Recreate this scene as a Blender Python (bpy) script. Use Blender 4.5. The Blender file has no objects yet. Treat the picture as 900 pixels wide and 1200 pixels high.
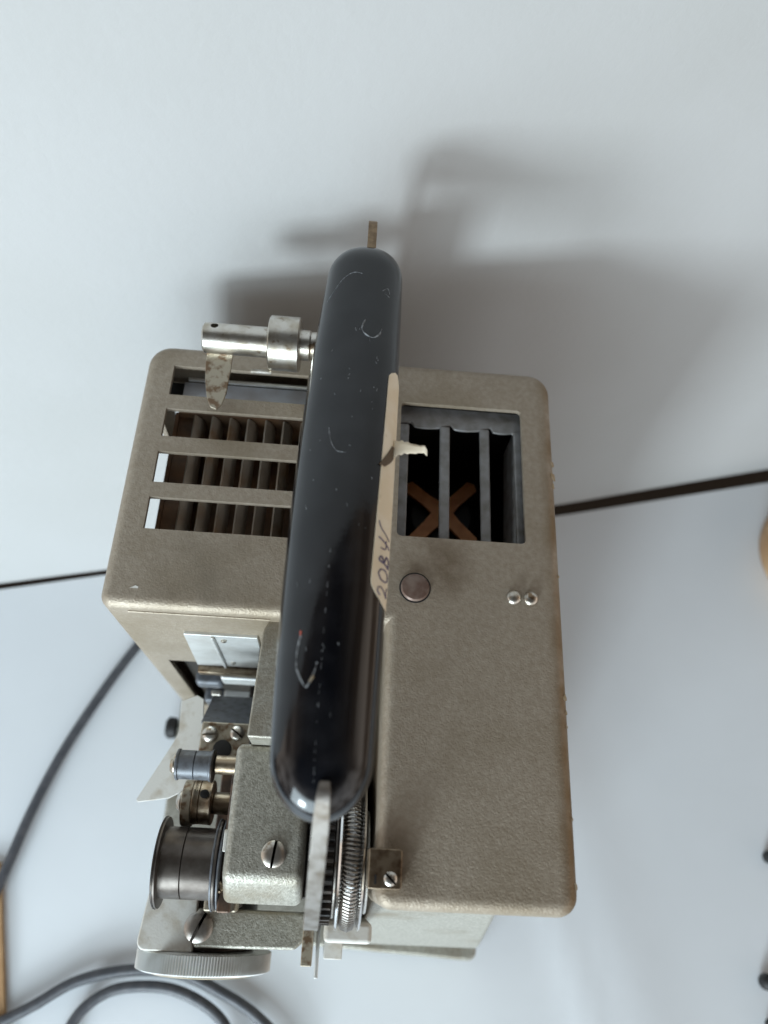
import bpy, bmesh, math, random
from mathutils import Vector, Matrix, noise
random.seed(4)
scene = bpy.context.scene
C = scene.collection
H = 0.295            # height of the projector's top plate above the table, metres
PI = math.pi

# ------------------------------------------------------------------ camera
cam_d = bpy.data.cameras.new('camera'); cam = bpy.data.objects.new('camera', cam_d); C.objects.link(cam)
cam_d.sensor_fit = 'VERTICAL'; cam_d.sensor_height = 36; cam_d.lens = 27.0
cam_d.clip_start = 0.01; cam_d.clip_end = 50
cr = Vector((0.99637535, 0.06961845, 0.04888182))
cb = Vector((0.04240521, -0.90464447, 0.4240521))
cdn = Vector((-0.07374252, 0.42044221, 0.90431764))
# camera axes in world: x right, y up, z back; world X = cr, world Y = cb, world Z = -cdn (given in image coordinates)
M3 = Matrix(((cr.x, -cr.y, -cr.z), (cb.x, -cb.y, -cb.z), (-cdn.x, cdn.y, cdn.z)))
cam.matrix_world = Matrix.Translation((0, 0, H + 0.32)) @ M3.to_4x4()
cam_d.dof.use_dof = True; cam_d.dof.focus_distance = 0.335; cam_d.dof.aperture_fstop = 6.0
scene.camera = cam
scene.render.resolution_x = 768; scene.render.resolution_y = 1024

# ------------------------------------------------------------------ light: one window, front left, an added soft fill, and the dim room
w = bpy.data.worlds.new('World'); scene.world = w; w.use_nodes = True
nt = w.node_tree; bg = nt.nodes['Background']
tc = nt.nodes.new('ShaderNodeTexCoord'); sp = nt.nodes.new('ShaderNodeSeparateXYZ'); rp = nt.nodes.new('ShaderNodeValToRGB')
mp = nt.nodes.new('ShaderNodeMapRange'); mp.inputs['From Min'].default_value = -1; mp.inputs['From Max'].default_value = 1
nt.links.new(tc.outputs['Generated'], sp.inputs[0]); nt.links.new(sp.outputs['Y'], mp.inputs['Value'])
nt.links.new(mp.outputs['Result'], rp.inputs[0])
zr = nt.nodes.new('ShaderNodeMapRange'); zr.inputs['From Min'].default_value = 0.25; zr.inputs['From Max'].default_value = 0.9
zr.inputs['To Min'].default_value = 1.35; zr.inputs['To Max'].default_value = 0.42
nt.links.new(sp.outputs['Z'], zr.inputs['Value'])
wn = nt.nodes.new('ShaderNodeTexNoise'); wn.inputs['Scale'].default_value = 2.2; wn.inputs['Detail'].default_value = 1.5
nt.links.new(tc.outputs['Generated'], wn.inputs['Vector'])
wr = nt.nodes.new('ShaderNodeValToRGB'); wr.color_ramp.elements[0].position = .42; wr.color_ramp.elements[0].color = (.42, .36, .30, 1)
wr.color_ramp.elements[1].position = .60; wr.color_ramp.elements[1].color = (1.45, 1.48, 1.55, 1)
nt.links.new(wn.outputs[0], wr.inputs[0])
wm = nt.nodes.new('ShaderNodeMix'); wm.data_type = 'RGBA'; wm.blend_type = 'MULTIPLY'; wm.inputs[0].default_value = 1.0
nt.links.new(rp.outputs[0], wm.inputs[6]); nt.links.new(wr.outputs[0], wm.inputs[7])
vm = nt.nodes.new('ShaderNodeVectorMath'); vm.operation = 'SCALE'
dp = nt.nodes.new('ShaderNodeVectorMath'); dp.operation = 'DOT_PRODUCT'; dp.inputs[1].default_value = (-0.02, -0.27, 0.963)
nt.links.new(tc.outputs['Generated'], dp.inputs[0])
dr = nt.nodes.new('ShaderNodeMapRange'); dr.inputs['From Min'].default_value = .62; dr.inputs['From Max'].default_value = .90
dr.inputs['To Min'].default_value = 1.0; dr.inputs['To Max'].default_value = .12; nt.links.new(dp.outputs['Value'], dr.inputs['Value'])
v2 = nt.nodes.new('ShaderNodeVectorMath'); v2.operation = 'SCALE'
nt.links.new(wm.outputs[2], v2.inputs[0]); nt.links.new(dr.outputs['Result'], v2.inputs['Scale']); nt.links.new(v2.outputs[0], vm.inputs[0]); nt.links.new(zr.outputs['Result'], vm.inputs['Scale']); nt.links.new(vm.outputs[0], bg.inputs[0])
rp.color_ramp.elements[0].position = 0.1; rp.color_ramp.elements[0].color = (0.55, 0.53, 0.50, 1)
rp.color_ramp.elements[1].position = 0.75; rp.color_ramp.elements[1].color = (0.50, 0.39, 0.285, 1)
bg.inputs[1].default_value = 0.98

def area(name, loc, target, sx, sy, power, col):
    l = bpy.data.lights.new(name, 'AREA'); l.shape = 'RECTANGLE'; l.size = sx; l.size_y = sy; l.energy = power; l.color = col
    o = bpy.data.objects.new(name, l); C.objects.link(o); o.location = loc
    o.rotation_euler = (Vector(target) - Vector(loc)).to_track_quat('-Z', 'Y').to_euler()
    return o
area('window_light', (-1.24, -2.65, 0.70), (0.03, 0.12, 0.26), 0.52, 0.50, 56.0, (0.80, 0.93, 1.0))
area('front_fill', (-0.34, -0.86, 0.45), (0.10, -.15, 0.0), 0.8, 0.6, 9.5, (0.74, 0.91, 1.0))  # added fill on the window's side, brightens front faces and near table

scene.view_settings.view_transform = 'Standard'; scene.view_settings.look = 'None'
scene.view_settings.exposure = 0.25; scene.view_settings.gamma = 1.0

# ------------------------------------------------------------------ materials
def mat(name, col, rough=0.5, metal=0.0, col2=None, nscale=60, nlo=0.4, nhi=0.65, bump=0.0, bscale=900, bdist=0.0004,
        coat=0.0, spec=0.5, col3=None, n3=25, lo3=0.62, hi3=0.72, r2=None):
    m = bpy.data.materials.new(name); m.use_nodes = True
    t = m.node_tree; p = t.nodes['Principled BSDF']
    p.inputs['Roughness'].default_value = rough; p.inputs['Metallic'].default_value = metal
    p.inputs['Specular IOR Level'].default_value = spec
    p.inputs['Coat Weight'].default_value = coat; p.inputs['Coat Roughness'].default_value = 0.08
    g = t.nodes.new('ShaderNodeNewGeometry')
    def nz(scale, detail=5):
        n = t.nodes.new('ShaderNodeTexNoise'); n.inputs['Scale'].default_value = scale; n.inputs['Detail'].default_value = detail
        t.links.new(g.outputs['Position'], n.inputs['Vector']); return n
    def ramp(src, lo, hi):
        r = t.nodes.new('ShaderNodeMapRange'); r.inputs['From Min'].default_value = lo; r.inputs['From Max'].default_value = hi
        t.links.new(src, r.inputs['Value']); return r.outputs['Result']
    def mix(f, a, b):
        x = t.nodes.new('ShaderNodeMix'); x.data_type = 'RGBA'; t.links.new(f, x.inputs[0])
        if hasattr(a, 'is_linked'): t.links.new(a, x.inputs[6])
        else: x.inputs[6].default_value = (*a, 1)
        x.inputs[7].default_value = (*b, 1); return x.outputs[2]
    c = None
    if col2:
        f = ramp(nz(nscale).outputs[0], nlo, nhi); c = mix(f, col, col2)
        if r2 is not None:
            rr = t.nodes.new('ShaderNodeMapRange'); rr.inputs['To Min'].default_value = rough; rr.inputs['To Max'].default_value = r2
            t.links.new(f, rr.inputs['Value']); t.links.new(rr.outputs['Result'], p.inputs['Roughness'])
    if col3:
        f3 = ramp(nz(n3, 8).outputs[0], lo3, hi3); c = mix(f3, c if c else col, col3)
    if c: t.links.new(c, p.inputs['Base Color'])
    else: p.inputs['Base Color'].default_value = (*col, 1)
    if bump:
        b = t.nodes.new('ShaderNodeBump'); b.inputs['Strength'].default_value = bump; b.inputs['Distance'].default_value = bdist
        t.links.new(nz(bscale, 3).outputs[0], b.inputs['Height']); t.links.new(b.outputs[0], p.inputs['Normal'])
    return m

M = {}
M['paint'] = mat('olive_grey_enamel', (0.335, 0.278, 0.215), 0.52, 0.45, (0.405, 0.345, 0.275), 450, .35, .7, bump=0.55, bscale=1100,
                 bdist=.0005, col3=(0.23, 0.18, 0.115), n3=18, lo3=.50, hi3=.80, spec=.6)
M['cast'] = mat('grey_hammered_enamel', (0.46, 0.44, 0.385), 0.45, 0.5, (0.30, 0.285, 0.24), 700, .35, .65, bump=0.5, bscale=1300,
                bdist=.0006, col3=(0.26, 0.22, 0.16), n3=30, lo3=.55, hi3=.75, spec=.6)
M['black'] = mat('black_bakelite', (0.004, 0.0048, 0.007), 0.09, 0, (0.012, 0.013, 0.016), 70, .45, .7, bump=0.04, bscale=260, coat=.0, r2=.15, spec=.6)
M['steel'] = mat('worn_steel', (0.40, 0.375, 0.35), 0.40, 1, (0.24, 0.21, 0.18), 150, .40, .68, bump=.15, bscale=900, col3=(.20, .14, .09), n3=180, lo3=.62, hi3=.72)
M['nickel'] = mat('nickel_plating', (0.66, 0.63, 0.58), 0.33, 1, (0.46, 0.41, 0.33), 140, .42, .66, bump=.15, bscale=700, col3=(.24, .17, .11), n3=210, lo3=.60, hi3=.70)
M['chrome'] = mat('bright_edge', (0.8, 0.8, 0.8), 0.18, 1)
M['rustmetal'] = mat('spotted_tin', (0.42, 0.37, 0.29), 0.45, .6, (0.20, 0.13, 0.08), 260, .48, .62, bump=.3, bscale=700)
M['brass'] = mat('tarnished_steel', (0.42, 0.34, 0.25), 0.38, 1, (0.18, 0.12, 0.075), 220, .45, .68, bump=.15)
M['gold'] = mat('dull_brass_rim', (0.62, 0.52, 0.38), 0.35, 1, (0.5, 0.40, 0.26), 100)
M['alu'] = mat('pale_aluminium', (0.72, 0.73, 0.72), 0.4, .55, (0.62, 0.62, 0.6), 120, bump=.1, bscale=500)
M['cream'] = mat('cream_enamel', (0.62, 0.60, 0.56), 0.5, 0, (0.42, 0.36, 0.28), 110, .48, .72, bump=.2)
M['greyplas'] = mat('grey_plastic', (0.15, 0.16, 0.18), 0.38, .2, (0.09, 0.09, 0.095), 300, .45, .7)
M['oily'] = mat('oily_brown_metal', (0.075, 0.055, 0.045), 0.4, .5, (0.16, 0.10, 0.07), 130, .4, .65, bump=.3)
M['browned'] = mat('browned_steel', (0.30, 0.22, 0.14), 0.45, .7, (0.14, 0.09, 0.055), 200, .4, .65)
M['strap'] = mat('dull_strap_steel', (0.27, 0.25, 0.23), 0.48, .9, (0.15, 0.125, 0.10), 170, .40, .68, bump=.3)
M['shield'] = mat('blue_grey_shield', (0.60, 0.63, 0.70), 0.45, .2, (0.45, 0.44, 0.46), 60)
M['darkmetal'] = mat('dark_oiled_metal', (0.035, 0.033, 0.032), 0.4, .6, (0.07, 0.055, 0.045), 180, bump=.2)
M['drum'] = mat('brown_grey_drum', (0.15, 0.13, 0.115), 0.33, .7, (0.085, 0.07, 0.06), 120, bump=.05)
M['rust'] = mat('rusty_lamp_house', (0.15, 0.095, 0.06), 0.65, .2, (0.30, 0.16, 0.08), 60, .4, .7, bump=.4, bscale=500)
M['fin'] = mat('oxidised_fin_steel', (0.46, 0.41, 0.35), 0.5, .3, (0.34, 0.22, 0.13), 70, .45, .7, bump=.2)
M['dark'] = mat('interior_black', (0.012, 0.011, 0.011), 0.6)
M['grille'] = mat('dusty_grille_grey', (0.26, 0.26, 0.265), 0.45, .3, (0.17, 0.16, 0.15), 160, .4, .7, bump=.3, bscale=700)
M['orange'] = mat('orange_brown_spider', (0.95, 0.40, 0.15), 0.5, 0, (0.80, 0.30, 0.10), 150)
M['button'] = mat('brown_bakelite_button', (0.24, 0.18, 0.15), 0.35, .3, (0.16, 0.10, 0.08), 200, .4, .65)
M['paper'] = mat('yellowed_paper', (0.80, 0.68, 0.50), 0.8, 0, (0.86, 0.77, 0.62), 90, .4, .65, bump=.2, bscale=500, col3=(.42, .33, .16), n3=130, lo3=.66, hi3=.78)
M['ink'] = mat('violet_ink', (0.10, 0.08, 0.16), 0.7)
M['glue'] = mat('brown_glue', (0.10, 0.065, 0.035), 0.5)
M['chip'] = mat('chipped_resin', (0.30, 0.32, 0.34), 0.6, 0, (0.10, .105, .11), 1200, .42, .55)
M['redchip'] = mat('red_paint_speck', (0.55, 0.09, 0.05), 0.6)
M['tanchip'] = mat('bare_tan_primer', (0.42, 0.35, 0.25), 0.7, 0, (0.33, 0.24, 0.13), 500)
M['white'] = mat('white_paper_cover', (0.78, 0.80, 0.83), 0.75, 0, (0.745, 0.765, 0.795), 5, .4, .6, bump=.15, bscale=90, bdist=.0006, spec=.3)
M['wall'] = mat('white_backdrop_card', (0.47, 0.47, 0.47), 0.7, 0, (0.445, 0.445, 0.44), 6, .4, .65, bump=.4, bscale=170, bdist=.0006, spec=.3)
M['cord'] = mat('grey_rubber', (0.060, 0.062, 0.072), 0.45, 0, (0.09, 0.09, 0.10), 200, bump=.2)
M['wood'] = mat('tan_wood', (0.50, 0.31, 0.16), 0.5, 0, (0.36, 0.20, 0.09), 35, bump=.2, bscale=200)
M['floor'] = mat('dark_floor', (0.02, 0.016, 0.014), 0.8)

def stain_and_reflection(m, col, kind):
    t = m.node_tree; p = t.nodes['Principled BSDF']; src = p.inputs['Base Color'].links[0].from_socket
    g = t.nodes.new('ShaderNodeNewGeometry'); n = t.nodes.new('ShaderNodeTexNoise'); n.inputs['Scale'].default_value = 70; n.inputs['Detail'].default_value = 6
    t.links.new(g.outputs['Position'], n.inputs['Vector'])
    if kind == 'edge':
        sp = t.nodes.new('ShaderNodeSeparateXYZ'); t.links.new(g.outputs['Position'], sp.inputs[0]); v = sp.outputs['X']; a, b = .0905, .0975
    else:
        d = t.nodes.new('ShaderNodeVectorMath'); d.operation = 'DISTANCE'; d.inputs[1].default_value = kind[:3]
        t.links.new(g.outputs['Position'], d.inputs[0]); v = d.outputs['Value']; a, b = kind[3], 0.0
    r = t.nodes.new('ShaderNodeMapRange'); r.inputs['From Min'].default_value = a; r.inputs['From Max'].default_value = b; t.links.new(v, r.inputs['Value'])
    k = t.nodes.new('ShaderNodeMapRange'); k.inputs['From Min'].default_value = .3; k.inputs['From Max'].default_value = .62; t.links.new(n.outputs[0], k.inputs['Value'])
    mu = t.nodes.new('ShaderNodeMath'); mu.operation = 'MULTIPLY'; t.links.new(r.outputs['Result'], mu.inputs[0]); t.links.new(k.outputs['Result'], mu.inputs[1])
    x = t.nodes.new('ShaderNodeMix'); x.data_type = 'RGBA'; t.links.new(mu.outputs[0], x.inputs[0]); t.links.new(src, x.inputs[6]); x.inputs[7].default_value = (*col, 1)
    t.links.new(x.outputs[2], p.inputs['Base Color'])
stain_and_reflection(M['paint'], (.20, .13, .06), 'edge'); stain_and_reflection(M['paint'], (.13, .085, .045), (.043, .125, H, .020));  # right edge band: worn yellowing plus brown reflection put into the colour
stain_and_reflection(M['paint'], (.14, .10, .06), (.028, .0, H, .018)); stain_and_reflection(M['paint'], (.24, .20, .15), (-.06, .112, H, .03))

# ------------------------------------------------------------------ helpers
def BM(): return bmesh.new()
def box(bm, x0, x1, y0, y1, z0, z1, rot=None):
    vs = [bm.verts.new((x, y, z)) for z in (z0, z1) for y in (y0, y1) for x in (x0, x1)]
    for f in ((0, 2, 3, 1), (4, 5, 7, 6), (0, 1, 5, 4), (2, 6, 7, 3), (0, 4, 6, 2), (1, 3, 7, 5)): bm.faces.new([vs[i] for i in f])
    if rot:
        ax, ang = rot; c = Vector(((x0+x1)/2, (y0+y1)/2, (z0+z1)/2))
        bmesh.ops.rotate(bm, verts=vs, cent=c, matrix=Matrix.Rotation(ang, 3, ax))
    return bm
def prism(bm, pts, z0, z1, f=None):
    """polygon pts (x,y) from z0 to z1; f maps (x,y,z)->Vector"""
    f = f or (lambda x, y, z: Vector((x, y, z)))
    a = [bm.verts.new(f(x, y, z0)) for x, y in pts]; b = [bm.verts.new(f(x, y, z1)) for x, y in pts]
    n = len(pts); bm.faces.new(a[::-1]); bm.faces.new(b)
    for i in range(n): bm.faces.new((a[i], a[(i+1) % n], b[(i+1) % n], b[i]))
    bmesh.ops.recalc_face_normals(bm, faces=bm.faces)
    return bm
def round_poly(pts, rads, seg=6):
    out = []; n = len(pts)
    for i, p in enumerate(pts):
        p = Vector(p); r = rads[i] if isinstance(rads, (list, tuple)) else rads
        a = (Vector(pts[i-1]) - p).normalized(); b = (Vector(pts[(i+1) % n]) - p).normalized()
        if r <= 0: out.append(tuple(p)); continue
        ang = a.angle(b); d = r / math.tan(ang/2); c = p + (a+b).normalized() * r / math.sin(ang/2)
        s = p + a*d - c; e = p + b*d - c
        a0 = math.atan2(s.y, s.x); a1 = math.atan2(e.y, e.x); da = (a1-a0+PI) % (2*PI) - PI
        for k in range(seg+1):
            t = a0 + da*k/seg; out.append((c.x + r*math.cos(t), c.y + r*math.sin(t)))
    return out
def lathe(bm, prof, origin, axis, seg=48):
    """prof: (distance along axis, radius) closed to the axis at both ends"""
    ax = Vector(axis).normalized(); up = Vector((0, 0, 1)) if abs(ax.z) < .9 else Vector((1, 0, 0))
    u = ax.cross(up).normalized(); v = ax.cross(u); o = Vector(origin); rings = []
    for d, r in prof:
        rr = [(r(i) if callable(r) else r) for i in range(seg)]
        rings.append([bm.verts.new(o + ax*d + (u*math.cos(2*PI*i/seg) + v*math.sin(2*PI*i/seg))*rr[i]) for i in range(seg)])
    for a, b in zip(rings, rings[1:]):
        for i in range(seg): bm.faces.new((a[i], a[(i+1) % seg], b[(i+1) % seg], b[i]))
    bm.faces.new(rings[0][::-1]); bm.faces.new(rings[-1])
    bmesh.ops.recalc_face_normals(bm, faces=bm.faces)
    return bm
def cylx(bm, x0, x1, y, z, r, seg=40, b=.0004):
    return lathe(bm, [(0, r-b), (b, r), (x1-x0-b, r), (x1-x0, r-b)], (x0, y, z), (1, 0, 0), seg)
def tube(bm, pts, r, seg=8, closed=False):
    pts = [Vector(p) for p in pts]; n = len(pts); rings = []; prev = None
    for i, p in enumerate(pts):
        if closed: t = pts[(i+1) % n] - pts[i-1]
        else: t = pts[min(i+1, n-1)] - pts[max(i-1, 0)]
        t.normalize()
        if prev is None: u = t.orthogonal().normalized()
        else: u = (prev - t*prev.dot(t)).normalized()
        prev = u; v = t.cross(u); rr = r(i/(n-1)) if callable(r) else r
        rings.append([bm.verts.new(p + (u*math.cos(2*PI*k/seg) + v*math.sin(2*PI*k/seg))*rr) for k in range(seg)])
    for i in range(n if closed else n-1):
        a, b = rings[i], rings[(i+1) % n]
        for k in range(seg): bm.faces.new((a[k], a[(k+1) % seg], b[(k+1) % seg], b[k]))
    if not closed: bm.faces.new(rings[0][::-1]); bm.faces.new(rings[-1])
    return bm
def spline(pts, n=12):
    pts = [Vector(p) for p in pts]; out = []
    for i in range(len(pts)-1):
        p0, p1, p2, p3 = pts[max(i-1, 0)], pts[i], pts[i+1], pts[min(i+2, len(pts)-1)]
        for k in range(n):
            t = k/n
            out.append(.5*((2*p1) + (p2-p0)*t + (2*p0-5*p1+4*p2-p3)*t*t + (3*p1-p0-3*p2+p3)*t**3))
    out.append(pts[-1]); return out
def finish(me, angle=35):
    for p in me.polygons: p.use_smooth = True
    me.set_sharp_from_angle(angle=math.radians(angle))
def obj(name, bm, m, parent=None, bevel=0, seg=3, angle=35):
    bmesh.ops.recalc_face_normals(bm, faces=bm.faces)
    me = bpy.data.meshes.new(name)
    cs = [v.co for v in bm.verts]
    c = Vector([(min(v[i] for v in cs) + max(v[i] for v in cs))/2 for i in range(3)])
    bmesh.ops.translate(bm, verts=bm.verts, vec=-c)
    bm.to_mesh(me); bm.free(); finish(me, angle)
    o = bpy.data.objects.new(name, me); C.objects.link(o); me.materials.append(m)
    wp = c
    if parent is not None:
        o.parent = parent; wp = c - WORLD[parent.name]
    o.location = wp; WORLD[o.name] = c.copy()
    if bevel:
        b = o.modifiers.new('bevel', 'BEVEL'); b.width = bevel; b.segments = seg; b.limit_method = 'ANGLE'; b.angle_limit = math.radians(40)
        b.harden_normals = True
    return o
WORLD = {}
def boolean(bm, cutters):
    """bm minus each cutter bmesh; returns a new bmesh"""
    for cbm in cutters:
        a = bpy.data.meshes.new('a'); bm.to_mesh(a); bm.free(); b = bpy.data.meshes.new('b')
        bmesh.ops.recalc_face_normals(cbm, faces=cbm.faces); cbm.to_mesh(b); cbm.free()
        oa = bpy.data.objects.new('a', a); ob = bpy.data.objects.new('b', b); C.objects.link(oa); C.objects.link(ob)
        md = oa.modifiers.new('b', 'BOOLEAN'); md.operation = 'DIFFERENCE'; md.object = ob; md.solver = 'EXACT'
        dg = bpy.context.evaluated_depsgraph_get(); me = bpy.data.meshes.new_from_object(oa.evaluated_get(dg))
        bm = bmesh.new(); bm.from_mesh(me)
        bpy.data.objects.remove(oa); bpy.data.objects.remove(ob)
        for x in (a, b, me): bpy.data.meshes.remove(x)
    return bm
def thing(name, label, cat, loc, group=None):
    o = bpy.data.objects.new(name, None); C.objects.link(o); o.location = loc; WORLD[name] = Vector(loc)
    o['label'] = label; o['category'] = cat
    if group: o['group'] = group
    return o
def tag(o, label, cat, group=None):
    o['label'] = label; o['category'] = cat
    if group: o['group'] = group
    return o
def struct(name, bm, m):
    o = obj(name, bm, m); o['kind'] = 'structure'; return o
def screw(parent, c, r, axis, slot_ang, m, name='screw', h=.0018, sw=.11):
    """slotted dome head standing on c, pointing along axis"""
    ax = Vector(axis).normalized()
    bm = lathe(BM(), [(-.001, r*.98), (h*.35, r), (h*.7, r*.86), (h*.95, r*.5), (h, r*.05)], c, ax, 36)
    cut = box(BM(), -r*1.3, r*1.3, -r*sw, r*sw, h*.0, h*2)
    R = ax.to_track_quat('Z', 'Y').to_matrix() @ Matrix.Rotation(slot_ang, 3, 'Z')
    bmesh.ops.transform(cut, matrix=Matrix.Translation(c) @ R.to_4x4(), verts=cut.verts)
    return obj(name, boolean(bm, [cut]), m, parent)

# ------------------------------------------------------------------ setting
# table: white paper cover, its far edge runs along the backdrop
edge = [(-1.2, -.005), (-.60, .125), (-.2767, .1954), (-.1992, .2126), (.1949, .2983), (.3934, .3472), (1.3, .57)]
def edge_y(x):
    for (a, b), (c, d) in zip(edge, edge[1:]):
        if x <= c: return b + (d-b)*(x-a)/(c-a)
    return edge[-1][1]
bm = BM(); nx, ny = 150, 110; grid = []
for j in range(ny+1):
    row = []
    for i in range(nx+1):
        x = -.62 + 1.5*i/nx; y = -.9 + (edge_y(x)+.9)*(j/ny)
        d = (x - (.165 + .0 - (y+.0)*.30)) / .010
        d2 = (x - (.20 - (y)*.30)) / .03
        z = .0018*math.exp(-d*d) + .0022*math.exp(-d2*d2) + .0016*noise.noise(Vector((x*5, y*5, .3)))
        if -.14 < x < .14 and -.08 < y < .25: z = min(z, .0)
        row.append(bm.verts.new((x, y, z - .0016)))
    grid.append(row)
for j in range(ny):
    for i in range(nx): bm.faces.new((grid[j][i], grid[j][i+1], grid[j+1][i+1], grid[j+1][i]))
bnd = [e for e in bm.edges if e.is_boundary]
ext = bmesh.ops.extrude_edge_only(bm, edges=bnd)
bmesh.ops.translate(bm, verts=[v for v in ext['geom'] if isinstance(v, bmesh.types.BMVert)], vec=(0, 0, -.012))
struct('table', bm, M['white'])
box(bmw := BM(), -2, 2, -2, 2, -.30, -.28); struct('floor', bmw, M['floor'])
# leaning backdrop card, its foot dropped behind the table's far edge
LEAN = .155
def gap(x): return .0042 + max(0, x+.10)*.020
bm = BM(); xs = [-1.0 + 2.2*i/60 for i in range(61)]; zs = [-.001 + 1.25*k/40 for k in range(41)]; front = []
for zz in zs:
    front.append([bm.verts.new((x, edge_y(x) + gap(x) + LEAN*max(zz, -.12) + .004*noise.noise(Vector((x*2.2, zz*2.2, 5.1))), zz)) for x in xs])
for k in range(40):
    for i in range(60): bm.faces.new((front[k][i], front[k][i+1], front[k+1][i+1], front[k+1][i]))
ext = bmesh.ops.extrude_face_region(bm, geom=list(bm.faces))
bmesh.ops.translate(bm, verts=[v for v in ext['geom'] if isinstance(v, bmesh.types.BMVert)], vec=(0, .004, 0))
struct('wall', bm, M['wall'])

# ------------------------------------------------------------------ the projector
P = thing('film_projector', 'old olive grey film projector with black top handle, standing on the white table', 'projector', (0, .11, 0))

# --- housing: L-shaped shell, hollow, with its openings really cut
XL, XR, YB, YF, YS, XS = -.1030, .0988, .2345, -.0130, .0975, .0205
outer = round_poly([(XL, YS), (XS, YS), (XS, YF), (XR, YF), (XR, YB), (XL, YB)], [.0058, 0, .007, .008, .011, .011], 7)
bm = prism(BM(), outer, .016, H)
top_edges = [e for e in bm.edges if all(abs(v.co.z - H) < 1e-6 for v in e.verts)]
bmesh.ops.bevel(bm, geom=top_edges, offset=.0052, segments=5, profile=.5, affect='EDGES')
T = .0026
inner = [(XL+T, YS+T), (XS+T, YS+T), (XS+T, YF+T), (XR-T, YF+T), (XR-T, YB-T), (XL+T, YB-T)]
cuts = [prism(BM(), inner, .0, H-T)]
slots = [(.2049, .2219), (.1817, .197), (.1573, .1735), (.1340, .1498)]
for a, b in slots: cuts.append(box(BM(), -.0896, -.0235, a, b, H-.01, H+.01))
cuts.append(prism(BM(), round_poly([(.0235, .1388), (.0832, .1388), (.0832, .2108), (.0235, .2108)], .0022, 4), H-.01, H+.01))
cuts.append(box(BM(), -.0890, -.030, YS-.01, YS+.01, .080, .2025))          # film gate opening in the front
cuts.append(box(BM(), XL-.01, XL+.01, .115, .212, H-.070, H-.034))          # side vent
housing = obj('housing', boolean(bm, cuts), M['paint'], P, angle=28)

# seam of the lid: a thin pressed lip just under the top edge
bm = BM(); tube(bm, [(XL+.012, YS-.0002, H-.0062), (-.030, YS-.0002, H-.0062)], .0005, 6); obj('lid_seam', bm, M['paint'], housing)

# --- bare white metal plate on the front and the film opening's frame
bm = prism(BM(), [(-.0735, .2025), (-.0372, .2025), (-.0372, .2620), (-.0715, .2620)], YS-.0016, YS+.0003, lambda x, y, z: Vector((x, z, y)))
pl = obj('name_plate', bm, M['alu'], P, .0004)
bm = box(BM(), -.0590, -.0575, YS-.0030, YS-.0012, .2035, .2615); obj('plate_rib', bm, M['alu'], pl, .0005)
for z in (.2555, .2125):
    bm = lathe(BM(), [(-.001, .0014), (.0008, .0014), (.0012, .0007)], (-.0535, YS-.0016, z), (0, -1, 0), 16); obj('rivet', bm, M['nickel'], pl)

# --- lamp house under the slots
bm = BM(); box(bm, -.0882, -.0865, .112, .2035, H-.10, H-.0140)
box(bm, -.0864, -.0795, .112, .2035, H-.018, H-.0160); box(bm, -.0864, -.010, .1285, .1300, H-.06, H-.006)
box(bm, -.0864, -.010, .2020, .2035, H-.06, H-.012); box(bm, -.0864, -.010, .112, .2035, H-.045, H-.043)
lamp_house = obj('lamp_house', bm, M['rust'], P)
for k in range(8):
    x = -.0775 + k*.0088
    bm = BM(); pts = [(-.0022, .0006), (.0002, -.0020), (.0012, -.0050), (.0014, -.0090), (.0024, -.0090), (.0022, -.0045), (.0010, -.0014), (-.0014, .0014)]
    prism(bm, pts, .1305, .2015, lambda a, b, c, x=x: Vector((x+a+.0010, c, H-.013+b)))
    obj('fin', bm, M['fin'], lamp_house)
bm = BM(); box(bm, -.0985, -.012, .2230, .2310, H-.0300, H-.0290); obj('back_dark_strip', bm, M['dark'], P)  # plain black strip put in behind the heat shield
bm = BM(); box(bm, -.0860, -.012, .2050, .2205, H-.0130, H-.0120)
obj('heat_shield', bm, M['shield'], P)
bm = BM(); tube(bm, [(-.084, .2214, H-.0105), (-.012, .2214, H-.0105)], .0011, 8); obj('shield_rod', bm, M['alu'], P)

# --- motor vent: dusty grille, black well, orange spider
bm = BM()
def sc(x0, x1):      # scalloped back edge between two bars
    n = 8; return [(x0 + (x1-x0)*i/n, .2015 - .0007*math.sin(PI*i/n) + .0022*(i/n < .12)) for i in range(n+1)]
pts = [(.0205, .2140), (.0205, .1330), (.0268, .1330)]
pts = [(.0228, .2135)] + [(.0228, .2030)] + sc(.0290, .0435) + sc(.0490, .0632) + sc(.0690, .0800) + [(.0855, .1960), (.0855, .2135)]
prism(bm, pts, H-.0085, H-.0068)
for x0, x1 in ((.0228, .0283), (.0437, .0487), (.0636, .0685), (.0806, .0855)): box(bm, x0, x1, .1330, .2028, H-.0087, H-.0066)
grille = obj('vent_grille', bm, M['grille'], P, .0009, 3)
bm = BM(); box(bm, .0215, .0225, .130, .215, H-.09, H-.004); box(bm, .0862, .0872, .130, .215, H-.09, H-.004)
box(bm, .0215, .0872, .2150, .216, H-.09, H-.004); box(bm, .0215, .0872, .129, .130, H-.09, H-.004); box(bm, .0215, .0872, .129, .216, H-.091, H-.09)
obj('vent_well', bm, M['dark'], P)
bm = BM(); prism(bm, [(.0795, .131), (.0862, .131), (.0862, .206), (.0815, .206)], H-.035, H-.012); obj('duct_wall', bm, M['grille'], P, .002)
bm = BM(); cx, cy = .0512, .1757
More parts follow.
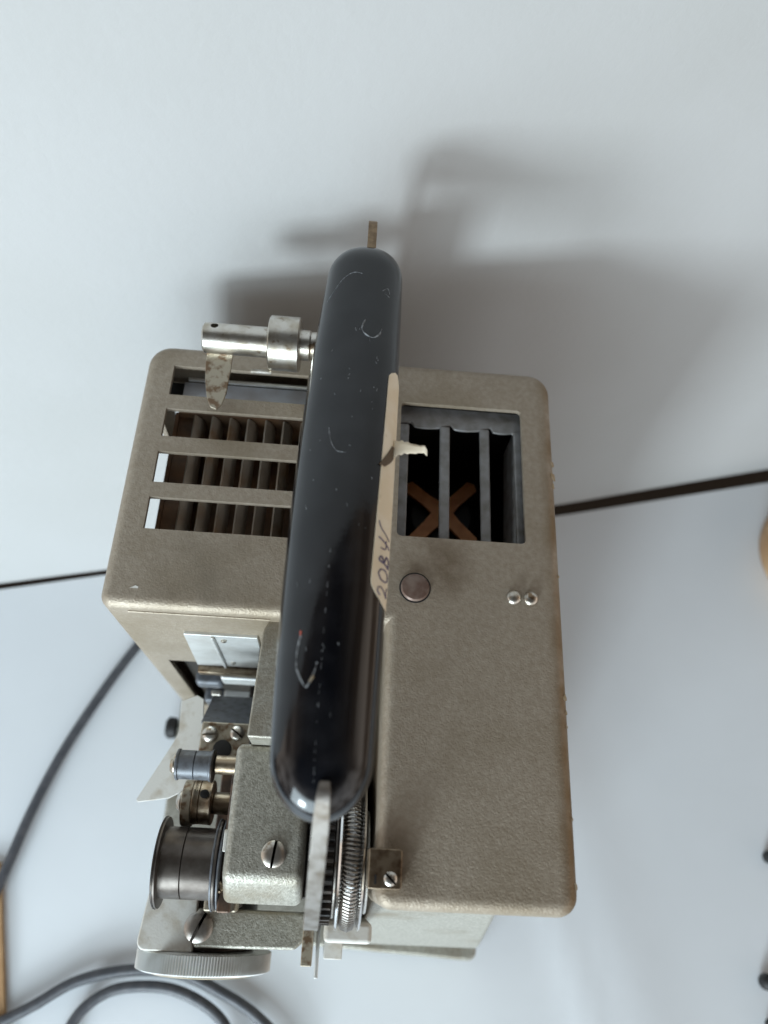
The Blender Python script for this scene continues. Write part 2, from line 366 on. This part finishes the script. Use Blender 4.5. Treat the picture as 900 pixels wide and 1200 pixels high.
for ax, ay in ((-.0185, .0140), (.0160, .0165), (-.0165, -.0195), (.0160, -.0165)):
    d = Vector((ax, ay)); nn = Vector((-d.y, d.x)).normalized(); L = d.length; d.normalize()
    q = [(0, -.0046), (L*.45, -.0034), (L, -.0036), (L+.002, 0), (L, .0036), (L*.45, .0034), (0, .0046)]
    prism(bm, [(cx + d.x*a + nn.x*b, cy + d.y*a + nn.y*b) for a, b in q], H-.0520, H-.0495)
prism(bm, [(cx+.0060*math.cos(i*PI/6), cy+.0060*math.sin(i*PI/6)) for i in range(12)], H-.0521, H-.0492)
spider = obj('motor_spider', bm, M['orange'], P)
bm = lathe(BM(), [(0, .020), (.03, .020), (.034, .016)], (cx, cy, H-.089), (0, 0, 1), 40); obj('motor', bm, M['dark'], P)

# --- small fittings on the top
bm = lathe(BM(), [(-.002, .0062), (.0006, .0064), (.0016, .0058), (.0020, .0040), (.0020, .001)], (.0326, .1142, H), (0, 0, 1), 40)
btn = obj('button', bm, M['button'], P)
bm = lathe(BM(), [(-.002, .0070), (.00025, .0070), (.0003, .0068)], (.0326, .1142, H), (0, 0, 1), 40); obj('button_ring', bm, M['dark'], btn)
for x in (.0767, .0843):
    bm = lathe(BM(), [(-.001, .0034), (.0004, .0034), (.0012, .0029), (.0019, .0018), (.0021, .0003)], (x, .1126, H), (0, 0, 1), 28); obj('rivet', bm, M['nickel'], P)

# --- chips and wear of the enamel, modelled as thin flakes of primer
def flake(x, y, z, s, parent, m, n=(0, 0, 1), name='paint_chip'):
    bm = BM(); q = Vector(n).to_track_quat('Z', 'Y'); k = 9
    r = [s*random.uniform(.45, 1) for _ in range(k)]
    prism(bm, [(r[i]*math.cos(2*PI*i/k), r[i]*math.sin(2*PI*i/k)) for i in range(k)], -.0002, .00018,
          lambda a, b, c: Vector((x, y, z)) + q @ Vector((a, b, c)))
    return obj(name, bm, m, parent)
for y, s in ((.183, .0022), (.176, .0030), (.171, .0018), (.064, .0012), (.070, .0018), (.058, .001), (.022, .0010), (-.002, .0016), (.125, .001)):
    flake(XR-.0008, y, H-.0022, s, housing, M['tanchip'], (.75, 0, .65))
flake(-.0885, .1052, H-.0003, .0022, housing, M['cream'], (0, -.2, 1)); flake(-.083, .1030, H-.0007, .0016, housing, M['cream'], (0, -.3, 1))

# --- carrying handle
grip_c = [(.0128, 0), (.0150, .35), (.0200, .66), (.0280, .88), (.0400, 1), (.0720, 1.0), (.1220, 1.0), (.1790, 1.0), (.2200, 1.0), (.2340, .92), (.2430, .73), (.2480, .42), (.2500, 0)]
def gx(y):    # axis of the grip, slightly bowed
    t = (y-.013)/.237; return -.0022 + .0040*t*t - .0006*math.sin(PI*t)
def gr(y):    # half width
    t = (y-.013)/.237; base = .0160 + .0032*math.sin(PI*min(max(t, 0), 1))**.8
    base += -.0006*t
    e0, e1 = .019, .017
    s = 1
    if y < .013+e0: s = math.sqrt(max(0, 1-((.013+e0-y)/e0)**2))
    if y > .250-e1: s = math.sqrt(max(0, 1-((y-.250+e1)/e1)**2.3))
    return base*s
ZG = H+.057
def gsurf(y, a, off=0.0):
    """point on the grip; a = angle from straight up towards +X"""
    r = gr(y); k = .80; c, s = math.cos(a), math.sin(a); p = 2/2.25
    return Vector((gx(y) + (r+off)*math.copysign(abs(s)**p, s), y, ZG + (r*k+off)*math.copysign(abs(c)**p, c)))
bm = BM(); rings = []; N = 90; S = 64
for j in range(1, N):
    y = .013 + .237*(.5-.5*math.cos(PI*j/N)); rings.append([bm.verts.new(gsurf(y, 2*PI*i/S)) for i in range(S)])
for a, b in zip(rings, rings[1:]):
    for i in range(S): bm.faces.new((a[i], b[i], b[(i+1) % S], a[(i+1) % S]))
bm.faces.new(rings[0]); bm.faces.new(rings[-1][::-1])
handle = obj('carry_handle', bm, M['black'], P, angle=60)
# moulding seam along the grip's crest, lower half
bm = BM(); y = .024
while y < .10:
    l = random.uniform(.0004, .0022); tube(bm, [gsurf(y, -.10, .00000), gsurf(y+l*.5, -.10, .00002), gsurf(y+l, -.10, .00000)], random.uniform(.00004, .00010), 5); y += l + random.uniform(.0008, .0055)
obj('mould_seam', bm, M['chip'], handle)
def ribbon(bm, path, widths, th, side=Vector((1, 0, 0))):
    path = [Vector(p) for p in path]; n = len(path); rr = []
    for i, p in enumerate(path):
        t = (path[min(i+1, n-1)] - path[max(i-1, 0)]).normalized(); nn = side.cross(t).normalized(); wv = side*widths[i]/2; h2 = nn*th/2
        rr.append([bm.verts.new(q) for q in (p-wv-h2, p+wv-h2, p+wv+h2, p-wv+h2)])
    for a, b in zip(rr, rr[1:]):
        for i in range(4): bm.faces.new((a[i], a[(i+1) % 4], b[(i+1) % 4], b[i]))
    bm.faces.new(rr[0]); bm.faces.new(rr[-1][::-1]); return bm
path = spline([(-.0008, .0245, H+.0690), (-.0010, .0185, H+.0680), (-.0014, .0045, H+.0510), (-.0020, -.0110, H+.0260), (-.0024, -.0190, H+.0020), (-.0024, -.0200, H-.030)], 8)
n = len(path); bm = ribbon(BM(), path, [min(.0030 + .0024*min(1, i/12), .0054) for i in range(n)], .0022)
obj('handle_strap', bm, M['strap'], handle, .0006)
path = spline([(.0030, .240, H+.0585), (.0030, .2600, H+.0590), (.0030, .2680, H+.0575), (.0032, .2700, H+.050), (.0032, .2705, H+.02), (.0032, .2705, H-.02)], 8)
bm = ribbon(BM(), path, [.0040]*len(path), .0022); obj('handle_strap', bm, M['browned'], handle, .0004)
bm = box(BM(), -.001, .0072, YB-.001, .2715, H-.030, H-.021); obj('strap_bracket', bm, M['steel'], P, .0008)
# paper label on the right flank
def patch(y0, y1, a0f, a1f, off, ny=60, na=8, th=.00018):
    bm = BM(); f, k = [], []
    for j in range(ny+1):
        y = y0 + (y1-y0)*j/ny; a0, a1 = a0f(y), a1f(y)
        f.append([bm.verts.new(gsurf(y, a0 + (a1-a0)*i/na, off+th)) for i in range(na+1)])
        k.append([bm.verts.new(gsurf(y, a0 + (a1-a0)*i/na, off-.0001)) for i in range(na+1)])
    for j in range(ny):
        for i in range(na): bm.faces.new((f[j][i], f[j][i+1], f[j+1][i+1], f[j+1][i])); bm.faces.new((k[j][i], k[j+1][i], k[j+1][i+1], k[j][i+1]))
        bm.faces.new((f[j][0], f[j+1][0], k[j+1][0], k[j][0])); bm.faces.new((f[j][na], k[j][na], k[j+1][na], f[j+1][na]))
    for i in range(na): bm.faces.new((f[0][i], k[0][i], k[0][i+1], f[0][i+1])); bm.faces.new((f[ny][i], f[ny][i+1], k[ny][i+1], k[ny][i]))
    return bm
Y0, Y1 = .0835, .1815
def la0(y):
    s = 0
    if y < Y0+.008: s = ((Y0+.008-y)/.008)**2*.55
    if y > Y1-.004: s = max(s, ((y-Y1+.004)/.004)**2*.25)
    return .66 + s + (y-Y0)*1.5
def la1(y):
    s = 0
    if y > Y1-.012: s = ((y-Y1+.012)/.012)*.85
    return 2.05 - s
label = obj('paper_label', patch(Y0, Y1, la0, la1, .0002), M['paper'], handle)
# torn tongue of paper standing off the label, and the bare glue it left
bm = BM(); base = gsurf(.1468, 1.15, .0003); cols = []
for i in range(13):
    t = i/12; p = base + Vector((.0130*t, .0004*math.sin(t*7), .0022*math.sin(t*2.4))); wv = .0026*(1-t)**1.5 + .0011 + .0003*math.sin(i*2.6)
    if i == 12: p.y -= .0016
    cols.append([bm.verts.new(p + Vector((0, s*wv, .0012*s*(1 if i % 2 else .4)*t))) for s in (-1, -.3, .4, 1)])
for a, b in zip(cols, cols[1:]):
    for i in range(3): bm.faces.new((a[i], a[i+1], b[i+1], b[i]))
o = obj('torn_paper', bm, M['paper'], handle, angle=80); md = o.modifiers.new('t', 'SOLIDIFY'); md.thickness = .0003
bm = patch(.1370, .1475, lambda y: .72 + (y-.1370)*40 - .06, lambda y: .84 + (y-.1370)*40 + .10*math.sin((y-.137)/.0105*PI), .0005, 20, 3); obj('glue_stain', bm, M['glue'], handle)
# handwriting: 20 B 4, reading from the front towards the back
def stroke(pts, r=.00020):
    bm = BM(); tube(bm, [gsurf(y, a, .0005) for y, a in [(p.x, p.y) for p in spline([(q[0], q[1], 0) for q in pts], 6)]], r, 5)
    return obj('handwriting', bm, M['ink'], label)
AL, AH = 1.28, .86        # lower and upper line of the writing on the flank
def g(yb, pts, r=.00020):
    stroke([(yb + u*.0058, AL + (AH-AL)*v) for u, v in pts], r)
g(.0868, [(.05, .75), (.25, 1), (.55, .85), (.45, .5), (.05, .05), (.4, .12), (.7, 0)])
g(.0922, [(.45, 1), (.1, .75), (.1, .2), (.45, 0), (.75, .3), (.75, .8), (.45, 1)], .00024)
g(.0976, [(.1, 0), (.25, .5), (.35, 1), (.65, .85), (.35, .55), (.75, .35), (.55, 0), (.1, .05)], .00030)
g(.1036, [(.15, .95), (.2, .5), (.75, .5)]); g(.1036, [(.35, 0), (.8, 1.15)], .00024)
g(.1070, [(.3, .1), (.8, .95), (1.3, 1.2)], .00018)
# scratches and chips in the black surface
def mark(pts, r, m, name='scratch'):
    n = len(pts)*8; q = [gsurf(p.x, p.y, .00003) for p in spline([(a, b, 0) for a, b in pts], 10)]
    bm = BM(); tube(bm, q, lambda t: r*(.35 + .9*abs(math.sin(t*9+1))), 5); obj(name, bm, m, handle)
mark([(.2020, .10), (.1975, .05), (.1945, .14), (.1935, .30), (.1960, .45), (.1990, .50)], .00028, M['chip'])
mark([(.0700, -.52), (.0640, -.58), (.0590, -.56), (.0545, -.42), (.0530, -.33), (.0570, -.22), (.0610, -.17)], .00030, M['chip'])
mark([(.0715, -.53), (.0700, -.53)], .00034, M['redchip']); mark([(.0565, -.22), (.0545, -.28)], .00042, M['tanchip'])
mark([(.2140, -.95), (.2180, -.75), (.2240, -.50), (.2270, -.25), (.2265, -.05)], .00013, M['chip'])
mark([(.2190, .45), (.2210, .60), (.2170, .68), (.2180, .50)], .00013, M['chip'])
mark([(.1500, -.35), (.1440, -.28), (.1400, -.15), (.1395, .0)], .00012, M['chip'])
for _ in range(34):
    y = random.choice([random.uniform(.03, .235), random.uniform(.11, .19)]); a = random.uniform(-.75, .55)
    mark([(y, a), (y+random.uniform(.0002, .0016), a+random.uniform(-.04, .04))], random.uniform(.00006, .00013), M['chip'], 'speck')

# --- spool arm stub: rod, collar, spotted blade
arm = lathe(BM(), [(0, .0062), (.0008, .0072), (.050, .0072), (.0508, .0066), (.078, .0066)], (-.0728, .2247, H+.0205), (1, 0, 0), 40)
hole = lathe(BM(), [(0, .0018), (.01, .0018)], (-.0672, .2260, H+.0215), (0, .18, 1), 20)
arm = obj('spool_arm', boolean(arm, [hole]), M['nickel'], P)
bm = lathe(BM(), [(0, .0120), (.0006, .0128), (.0140, .0128), (.0146, .0120)], (-.0418, .2247, H+.0205), (1, 0, 0), 48); obj('collar', bm, M['nickel'], arm)
bm = BM(); tube(bm, [(-.0500, .2135, H+.0120), (-.0405, .2137, H+.0120)], .0012, 10); obj('pin', bm, M['nickel'], arm)
pts = [(-.0712, .2260), (-.0588, .2260), (-.0589, .2120), (-.0597, .1990), (-.0612, .1930), (-.0635, .1905), (-.0662, .1915), (-.0683, .1960), (-.0702, .2050), (-.0711, .2150)]
bm = BM(); prism(bm, pts, -.0007, .0007, lambda x, y, z: Vector((x, y, H+.0165 + z - (.226-y)*.12))); obj('arm_blade', bm, M['rustmetal'], arm, .0003)
bm = BM(); box(bm, -.012, .012, .212, .237, H-.001, H+.036); obj('arm_bearing', bm, M['darkmetal'], arm, .003)

# --- cast gear cover (two steps) in the notch of the housing
bm = prism(BM(), round_poly([(-.0345, .0480), (.0040, .0480), (.0040, .1003), (-.0325, .1003)], [.001, .002, .001, .009], 8), .10, H-.0095)
cover = obj('gear_cover', bm, M['cast'], P, .0028, 4)
sec = [(-.0050, H-.0300), (-.0145, H-.0440), (-.0150, .06), (.0485, .06), (.0485, H-.0300)]
bm = prism(BM(), sec, -.0405, -.0072, lambda y, z, x: Vector((x, y, z))); fb = obj('front_cover', bm, M['cast'], P, .0035, 5)
screw(fb, (-.0200, .0048, H-.0300), .0052, (0, 0, 1), PI/2 - .12, M['nickel'])
bm = BM(); box(bm, -.0375, .0185, -.012, .0990, .018, H-.050); obj('gear_case', bm, M['darkmetal'], P, .001)

# --- pulley with its coil-spring belt, gear and bearing bracket
YC, ZC, XC = .0078, H-.0400, .0118
bm = BM(); n = 112; q = []
for i in range(n*9):
    t = 2*PI*i/(n*9); ph = t*n; R = .0272 + .0034*math.cos(ph)
    q.append((XC + .0034*math.sin(ph), YC + R*math.cos(t), ZC + R*math.sin(t)))
tube(bm, q, .00048, 5, closed=True)
pul = lathe(BM(), [(0, .0300), (.0008, .0306), (.0014, .0298), (.0016, .0245), (.0088, .0245), (.0090, .0298), (.0096, .0306), (.0104, .0300)], (.0066, YC, ZC), (1, 0, 0), 96)
pul = obj('belt_pulley', pul, M['chrome'], P); obj('spring_belt', bm, M['steel'], pul)
bm = BM(); teeth = 44
lathe(bm, [(0, lambda i: .0268 if (i//2) % 2 else .0288), (.0048, lambda i: .0268 if (i//2) % 2 else .0288)], (-.0002, YC, ZC), (1, 0, 0), teeth*4); obj('gear', bm, M['darkmetal'], P, angle=20)
bm = BM(); cylx(bm, .0048, .0062, YC, ZC-.0, .0262, 64); obj('gear_disc', bm, M['steel'], P)
bm = BM(); cylx(bm, -.006, .019, YC, ZC, .005, 24); obj('pulley_shaft', bm, M['steel'], P)
bm = BM(); cylx(bm, .0180, .0192, YC-.004, ZC+.002, .0200, 48); obj('disc', bm, M['alu'], P)
bm = prism(BM(), round_poly([(.0175, -.0058), (.0300, -.0058), (.0300, .0080), (.0175, .0080)], [.0005, .001, .001, .0005], 3), H-.010, H+.0052)
bk = obj('bearing_bracket', bm, M['brass'], P, .0028, 5)
screw(bk, (.0258, -.0022, H+.0052), .0025, (0, 0, 1), -.75, M['nickel'], h=.0012, sw=.17)
bm = BM(); box(bm, .0198, .0206, -.0042, -.0010, H+.0050, H+.00535); obj('oil_slot', bm, M['dark'], bk)

# --- rollers of the film path, each turning on an axle along X
def roller(name, x0, x1, y, z, r, fl, m, mf, groove=None):
    prof = [(0, fl-.0004), (.0004, fl), (.0012, fl), (.0015, r)]
    if groove: a = groove-x0; prof += [(a-.0003, r), (a, r-.0006), (a+.0003, r)]
    L = x1-x0; prof += [(L-.0015, r), (L-.0012, fl), (L-.0004, fl), (L, fl-.0004)]
    o = obj(name, lathe(BM(), prof, (x0, y, z), (1, 0, 0), 56), m, P); return o
big = roller('film_sprocket', -.0722, -.0455, .0000, H-.068, .0150, .0190, M['drum'], M['darkmetal'], -.0612)
for x in (-.0728, -.0478, -.0450):
    bm = lathe(BM(), [(0, .0188), (.0003, .0193), (.0008, .0193), (.0011, .0188)], (x, 0, H-.068), (1, 0, 0), 56); obj('flange', bm, M['darkmetal'] if x < -.07 else M['greyplas'], big)
bm = BM(); cylx(bm, -.046, -.0360, 0, H-.068, .0050, 24); obj('axle', bm, M['brass'], big)
r1 = roller('guide_roller', -.0690, -.0525, .0405, H-.052, .0064, .0069, M['greyplas'], M['darkmetal'], -.0605)
bm = BM(); cylx(bm, -.0515, -.0380, .0412, H-.052, .0042, 28); obj('axle', bm, M['brass'], r1)
bm = lathe(BM(), [(0, .0046), (.0010, .0046), (.0025, .0034), (.0030, .001)], (-.0690, .0405, H-.052), (-1, 0, 0), 24); obj('axle_screw', bm, M['nickel'], r1)
bm = BM(); cylx(bm, -.0530, -.0520, .0405, H-.052, .0074, 40); obj('flange', bm, M['darkmetal'], r1)
r2 = roller('pressure_roller', -.0620, -.0530, .0262, H-.072, .0098, .0100, M['brass'], M['darkmetal'], -.0588)
bm = BM(); cylx(bm, -.0668, -.0622, .0255, H-.073, .0104, 40); obj('roller_cap', bm, M['rustmetal'], r2)
bm = lathe(BM(), [(0, .0048), (.0012, .0048), (.0028, .0034), (.0034, .001)], (-.0668, .0262, H-.071), (-1, 0, 0), 24); obj('axle_screw', bm, M['nickel'], r2)
bm = lathe(BM(), [(0, .0015), (.0006, .0021), (.0010, .0005)], (-.0562, .0290, H-.0622), (0, .3, 1), 18); obj('oil_hole', bm, M['dark'], r2)
bm = BM(); cylx(bm, -.0530, -.0380, .0262, H-.074, .0050, 24); obj('axle', bm, M['brass'], r2)

# --- cream film guard with its long point
pts = [(-.0935, .0272), (-.0925, .0260), (-.0770, .0282), (-.0640, .0350), (-.0632, .0520), (-.0662, .0765), (-.0700, .0785), (-.0780, .0755), (-.0770, .0600), (-.0790, .0545)]
bm = BM(); prism(bm, pts, -.0007, .0007, lambda x, y, z: Vector((x, y, H-.088 + z + (x+.078)*.25))); guard = obj('film_guard', bm, M['cream'], P, .0004)

# --- film gate bits seen in and below the front opening
gate = obj('gate_block', box(BM(), -.0865, -.0400, .104, .112, .085, .199), M['darkmetal'], P, .0005)
def gb(name, x0, x1, y0, y1, z0, z1, m, bv=.0006): return obj(name, box(BM(), x0, x1, y0, y1, z0, z1), m, gate, bv)
gb('gate_bar', -.0735, -.0385, .0925, .1035, .1940, .2000, M['brass'], .001)
gb('gate_window', -.0640, -.0420, .0940, .1000, .1660, .1800, M['alu'], .0015)
gb('gate_latch', -.0800, -.0640, .0930, .1020, .1560, .1680, M['greyplas'], .003)
gb('latch_pin', -.0720, -.0660, .0900, .0935, .1500, .1530, M['nickel'], .001)
gb('gate_rail', -.0660, -.0500, .0900, .0960, .1360, .1420, M['alu'], .001)
gb('gate_spring', -.0500, -.0475, .0900, .0980, .1250, .1500, M['darkmetal'], .0005)
gb('gate_shoe', -.0790, -.0670, .0900, .0990, .1180, .1330, M['greyplas'], .002)
gb('gate_stem', -.0580, -.0530, .0920, .0960, .1100, .1350, M['brass'], .001)
bm = BM(); prism(bm, [(.0630, H-.0790), (.0640, H-.0770), (.0830, H-.1060), (.0820, H-.1080)], -.0650, -.0385, lambda y, z, x: Vector((x, y, z))); obj('slope_plate', bm, M['greyplas'], gate, .0006)
bm = BM(); box(bm, -.0640, -.0385, .0470, .0640, H-.0800, H-.0750); br = obj('roller_bracket', bm, M['rustmetal'], P, .001)
screw(br, (-.0592, .0578, H-.0750), .0040, (0, -.1, 1), .1, M['nickel'], h=.0030)
screw(br, (-.0462, .0590, H-.0750), .0036, (0, 0, 1), -.6, M['nickel'], h=.0022)
bm = lathe(BM(), [(0, .0045), (.0012, .0045), (.0014, .0040)], (-.0525, .0510, H-.0755), (0, 0, 1), 24); obj('bracket_hole', bm, M['dark'], br)

bm = BM(); box(bm, -.0440, -.0380, -.0190, .0450, .060, H-.0560); box(bm, -.0560, -.0440, -.0180, .0440, H-.150, H-.112); mp_ = obj('mechanism_plate', bm, M['oily'], P, .001)
bm = BM(); box(bm, -.0430, -.0385, .0130, .0330, H-.060, H-.048); obj('film_shoe', bm, M['oily'], mp_, .001)
bm = BM(); box(bm, -.0432, -.0412, .0050, .0140, H-.056, H-.046); obj('shoe_tab', bm, M['cream'], mp_, .0005)
screw(mp_, (-.0440, -.0090, H-.0560), .0026, (-.3, 0, 1), .8, M['brass'], h=.0016)
bm = BM(); box(bm, -.0520, -.0370, -.0195, -.0120, H-.085, H-.075); obj('plate_step', bm, M['rustmetal'], mp_, .001)
# --- lens side below: plates, screw, knurled ring, barrel
pts = [(-.0580, -.0362), (-.0100, -.0356), (-.0010, -.0268), (-.0010, -.0195), (-.0580, -.0195)]
bm = prism(BM(), pts, H-.108, H-.100); base_pl = obj('lens_plate', bm, M['cast'], P, .0016, 3)
screw(base_pl, (-.0562, -.0275, H-.100), .0068, (0, 0, 1), 1.15, M['steel'], h=.0026)
bm = prism(BM(), round_poly([(-.0855, -.0385), (-.0585, -.0385), (-.0585, -.0060), (-.0820, -.0060)], [.004, .001, .001, .006], 4), .10, H-.104); obj('lens_mount', bm, M['cream'], P, .002, 3)
NT = 150
def kn(i): return .0325 if i % 2 else .0333
bm = lathe(BM(), [(0, .0312), (.0008, kn), (.0088, kn), (.0096, .0312)], (-.0556, -.0386, H-.131), (0, -1, 0), NT*2); ring = obj('focus_ring', bm, M['alu'], P, angle=10)
bm = lathe(BM(), [(0, .0270), (.0006, .0270), (.0012, .0260), (.0012, .024)], (-.0556, -.0483, H-.131), (0, -1, 0), 64); obj('lens_rim', bm, M['gold'], ring)
bm = lathe(BM(), [(0, .024), (.046, .024)], (-.0556, .008, H-.131), (0, -1, 0), 48); obj('lens_barrel', bm, M['darkmetal'], ring)
bm = BM(); box(bm, -.0335, -.0180, .0, .010, H-.075, H-.060); obj('spacer', bm, M['cream'], P, .001)
# light coloured drive guard and its thin tabs at the very front
bm = BM(); box(bm, .0030, .0240, -.0290, -.0205, .100, H-.062); dg_ = obj('drive_guard', bm, M['cream'], P, .002)
for x0, x1, y0, y1, z0, z1, m in ((-.0065, -.0015, -.0405, -.020, H-.150, H-.085, 'rustmetal'), (.0000, .0018, -.049, -.020, H-.150, H-.120, 'alu'), (.0040, .0130, -.0400, -.020, H-.16, H-.115, 'cream')):
    bm = BM(); box(bm, x0, x1, y0, y1, z0, z1); obj('guard_tab', bm, M[m], dg_, .0006)

# --- lower case and base
bm = prism(BM(), [(.07, .018), (-.0440, .018), (-.0400, .080), (-.0080, .250), (.07, .250)], .0215, .0960, lambda y, z, x: Vector((x, y, z)))
for v in bm.verts:
    if v.co.x > .05: v.co.x = .1075 - .115*max(0, v.co.z-.02)
obj('lower_case', bm, M['cast'], P, .004, 4)
bm = prism(BM(), round_poly([(-.1150, -.0420), (.1100, -.0530), (.1100, .2000), (-.1150, .2000)], .006, 5), .003, .0165); base = obj('base_plate', bm, M['cast'], P, .0025, 3)
for x, y in ((-.100, -.030), (.098, -.038), (-.095, .175), (.095, .18)):
    bm = lathe(BM(), [(0, .008), (.003, .0085), (.004, .008)], (x, y, 0), (0, 0, 1), 24); obj('foot', bm, M['dark'], base)
bm = lathe(BM(), [(0, .0035), (.001, .0035), (.002, .0075), (.007, .008), (.009, .006)], (-.1145, .0915, .0120), (-1, 0, 0), 28); obj('tilt_knob', bm, M['dark'], base)

# ------------------------------------------------------------------ cord, wooden things, dark ends
zc = .0048
pts = [(-.090, .214, .03), (-.118, .205, .012), (-.140, .182, zc), (-.161, .1484, zc), (-.1779, .1159, zc), (-.1976, .0716, zc), (-.2110, .0294, zc), (-.2200, -.0101, zc), (-.2290, -.045, zc), (-.244, -.080, zc), (-.246, -.108, zc),
       (-.230, -.112, zc), (-.2063, -.1015, zc), (-.182, -.0890, zc), (-.1576, -.0748, zc), (-.1252, -.0673, zc), (-.0909, -.0676, zc), (-.0608, -.0780, zc), (-.0367, -.0902, zc), (-.0180, -.107, zc), (-.010, -.135, zc), (-.035, -.150, zc),
       (-.052, -.130, zc+.001), (-.052, -.104, zc+.001), (-.066, -.088, zc+.001), (-.094, -.0770, zc+.001), (-.1250, -.0770, zc+.001), (-.1440, -.0850, zc+.001), (-.1560, -.1000, zc+.001), (-.164, -.130, zc)]
bm = BM(); tube(bm, spline(pts, 10), .0036, 12)
tag(obj('power_cord', bm, M['cord'], angle=80), 'grey rubber power cord trailing from behind the projector and looping across the white table', 'cord')
bm = BM(); prism(bm, [(-.2255, -.005), (-.1985, -.100), (-.170, -.200), (-.30, -.24), (-.35, -.02)], -.001, .0032)
tag(obj('wooden_board', bm, M['wood'], bevel=.0008), 'tan wooden board edge at the lower left corner beneath the cord', 'board')
cx, cy, r = .4300, .2700, .0630
bm = lathe(BM(), [(0, r*.90), (.004, r*.95), (.020, r), (.026, r*.99), (.028, r*.95), (.026, r*.90), (.010, r*.86), (.008, r*.5), (.008, r*.01)], (cx, cy, .0), (0, 0, 1), 64)
bw = obj('wooden_bowl', bm, M['wood']); tag(bw, 'shallow round tan wooden bowl cropped by the right edge near the backdrop', 'bowl')
bm = lathe(BM(), [(0, r*.84), (.003, r*.84)], (cx, cy, .0085), (0, 0, 1), 48); obj('bowl_lining', bm, M['dark'], bw)
for i, (x, y, r, lab) in enumerate(((.3370, .0225, .0050, 'small round black peg at the right edge, uppermost of the three'), (.3205, -.0590, .0056, 'small black peg at the right edge, middle and largest of the three'), (.3200, -.0850, .0046, 'small black peg lowest at the right edge, in the corner'))):
    bm = lathe(BM(), [(0, r*.9), (.002, r), (.008, r*.95), (.010, r*.6), (.0105, r*.1)], (x, y, -.0005), (0, 0, 1), 24)
    tag(obj('black_peg', bm, M['dark']), lab, 'peg', 'black pegs along the right edge')

scene.render.engine = 'CYCLES'
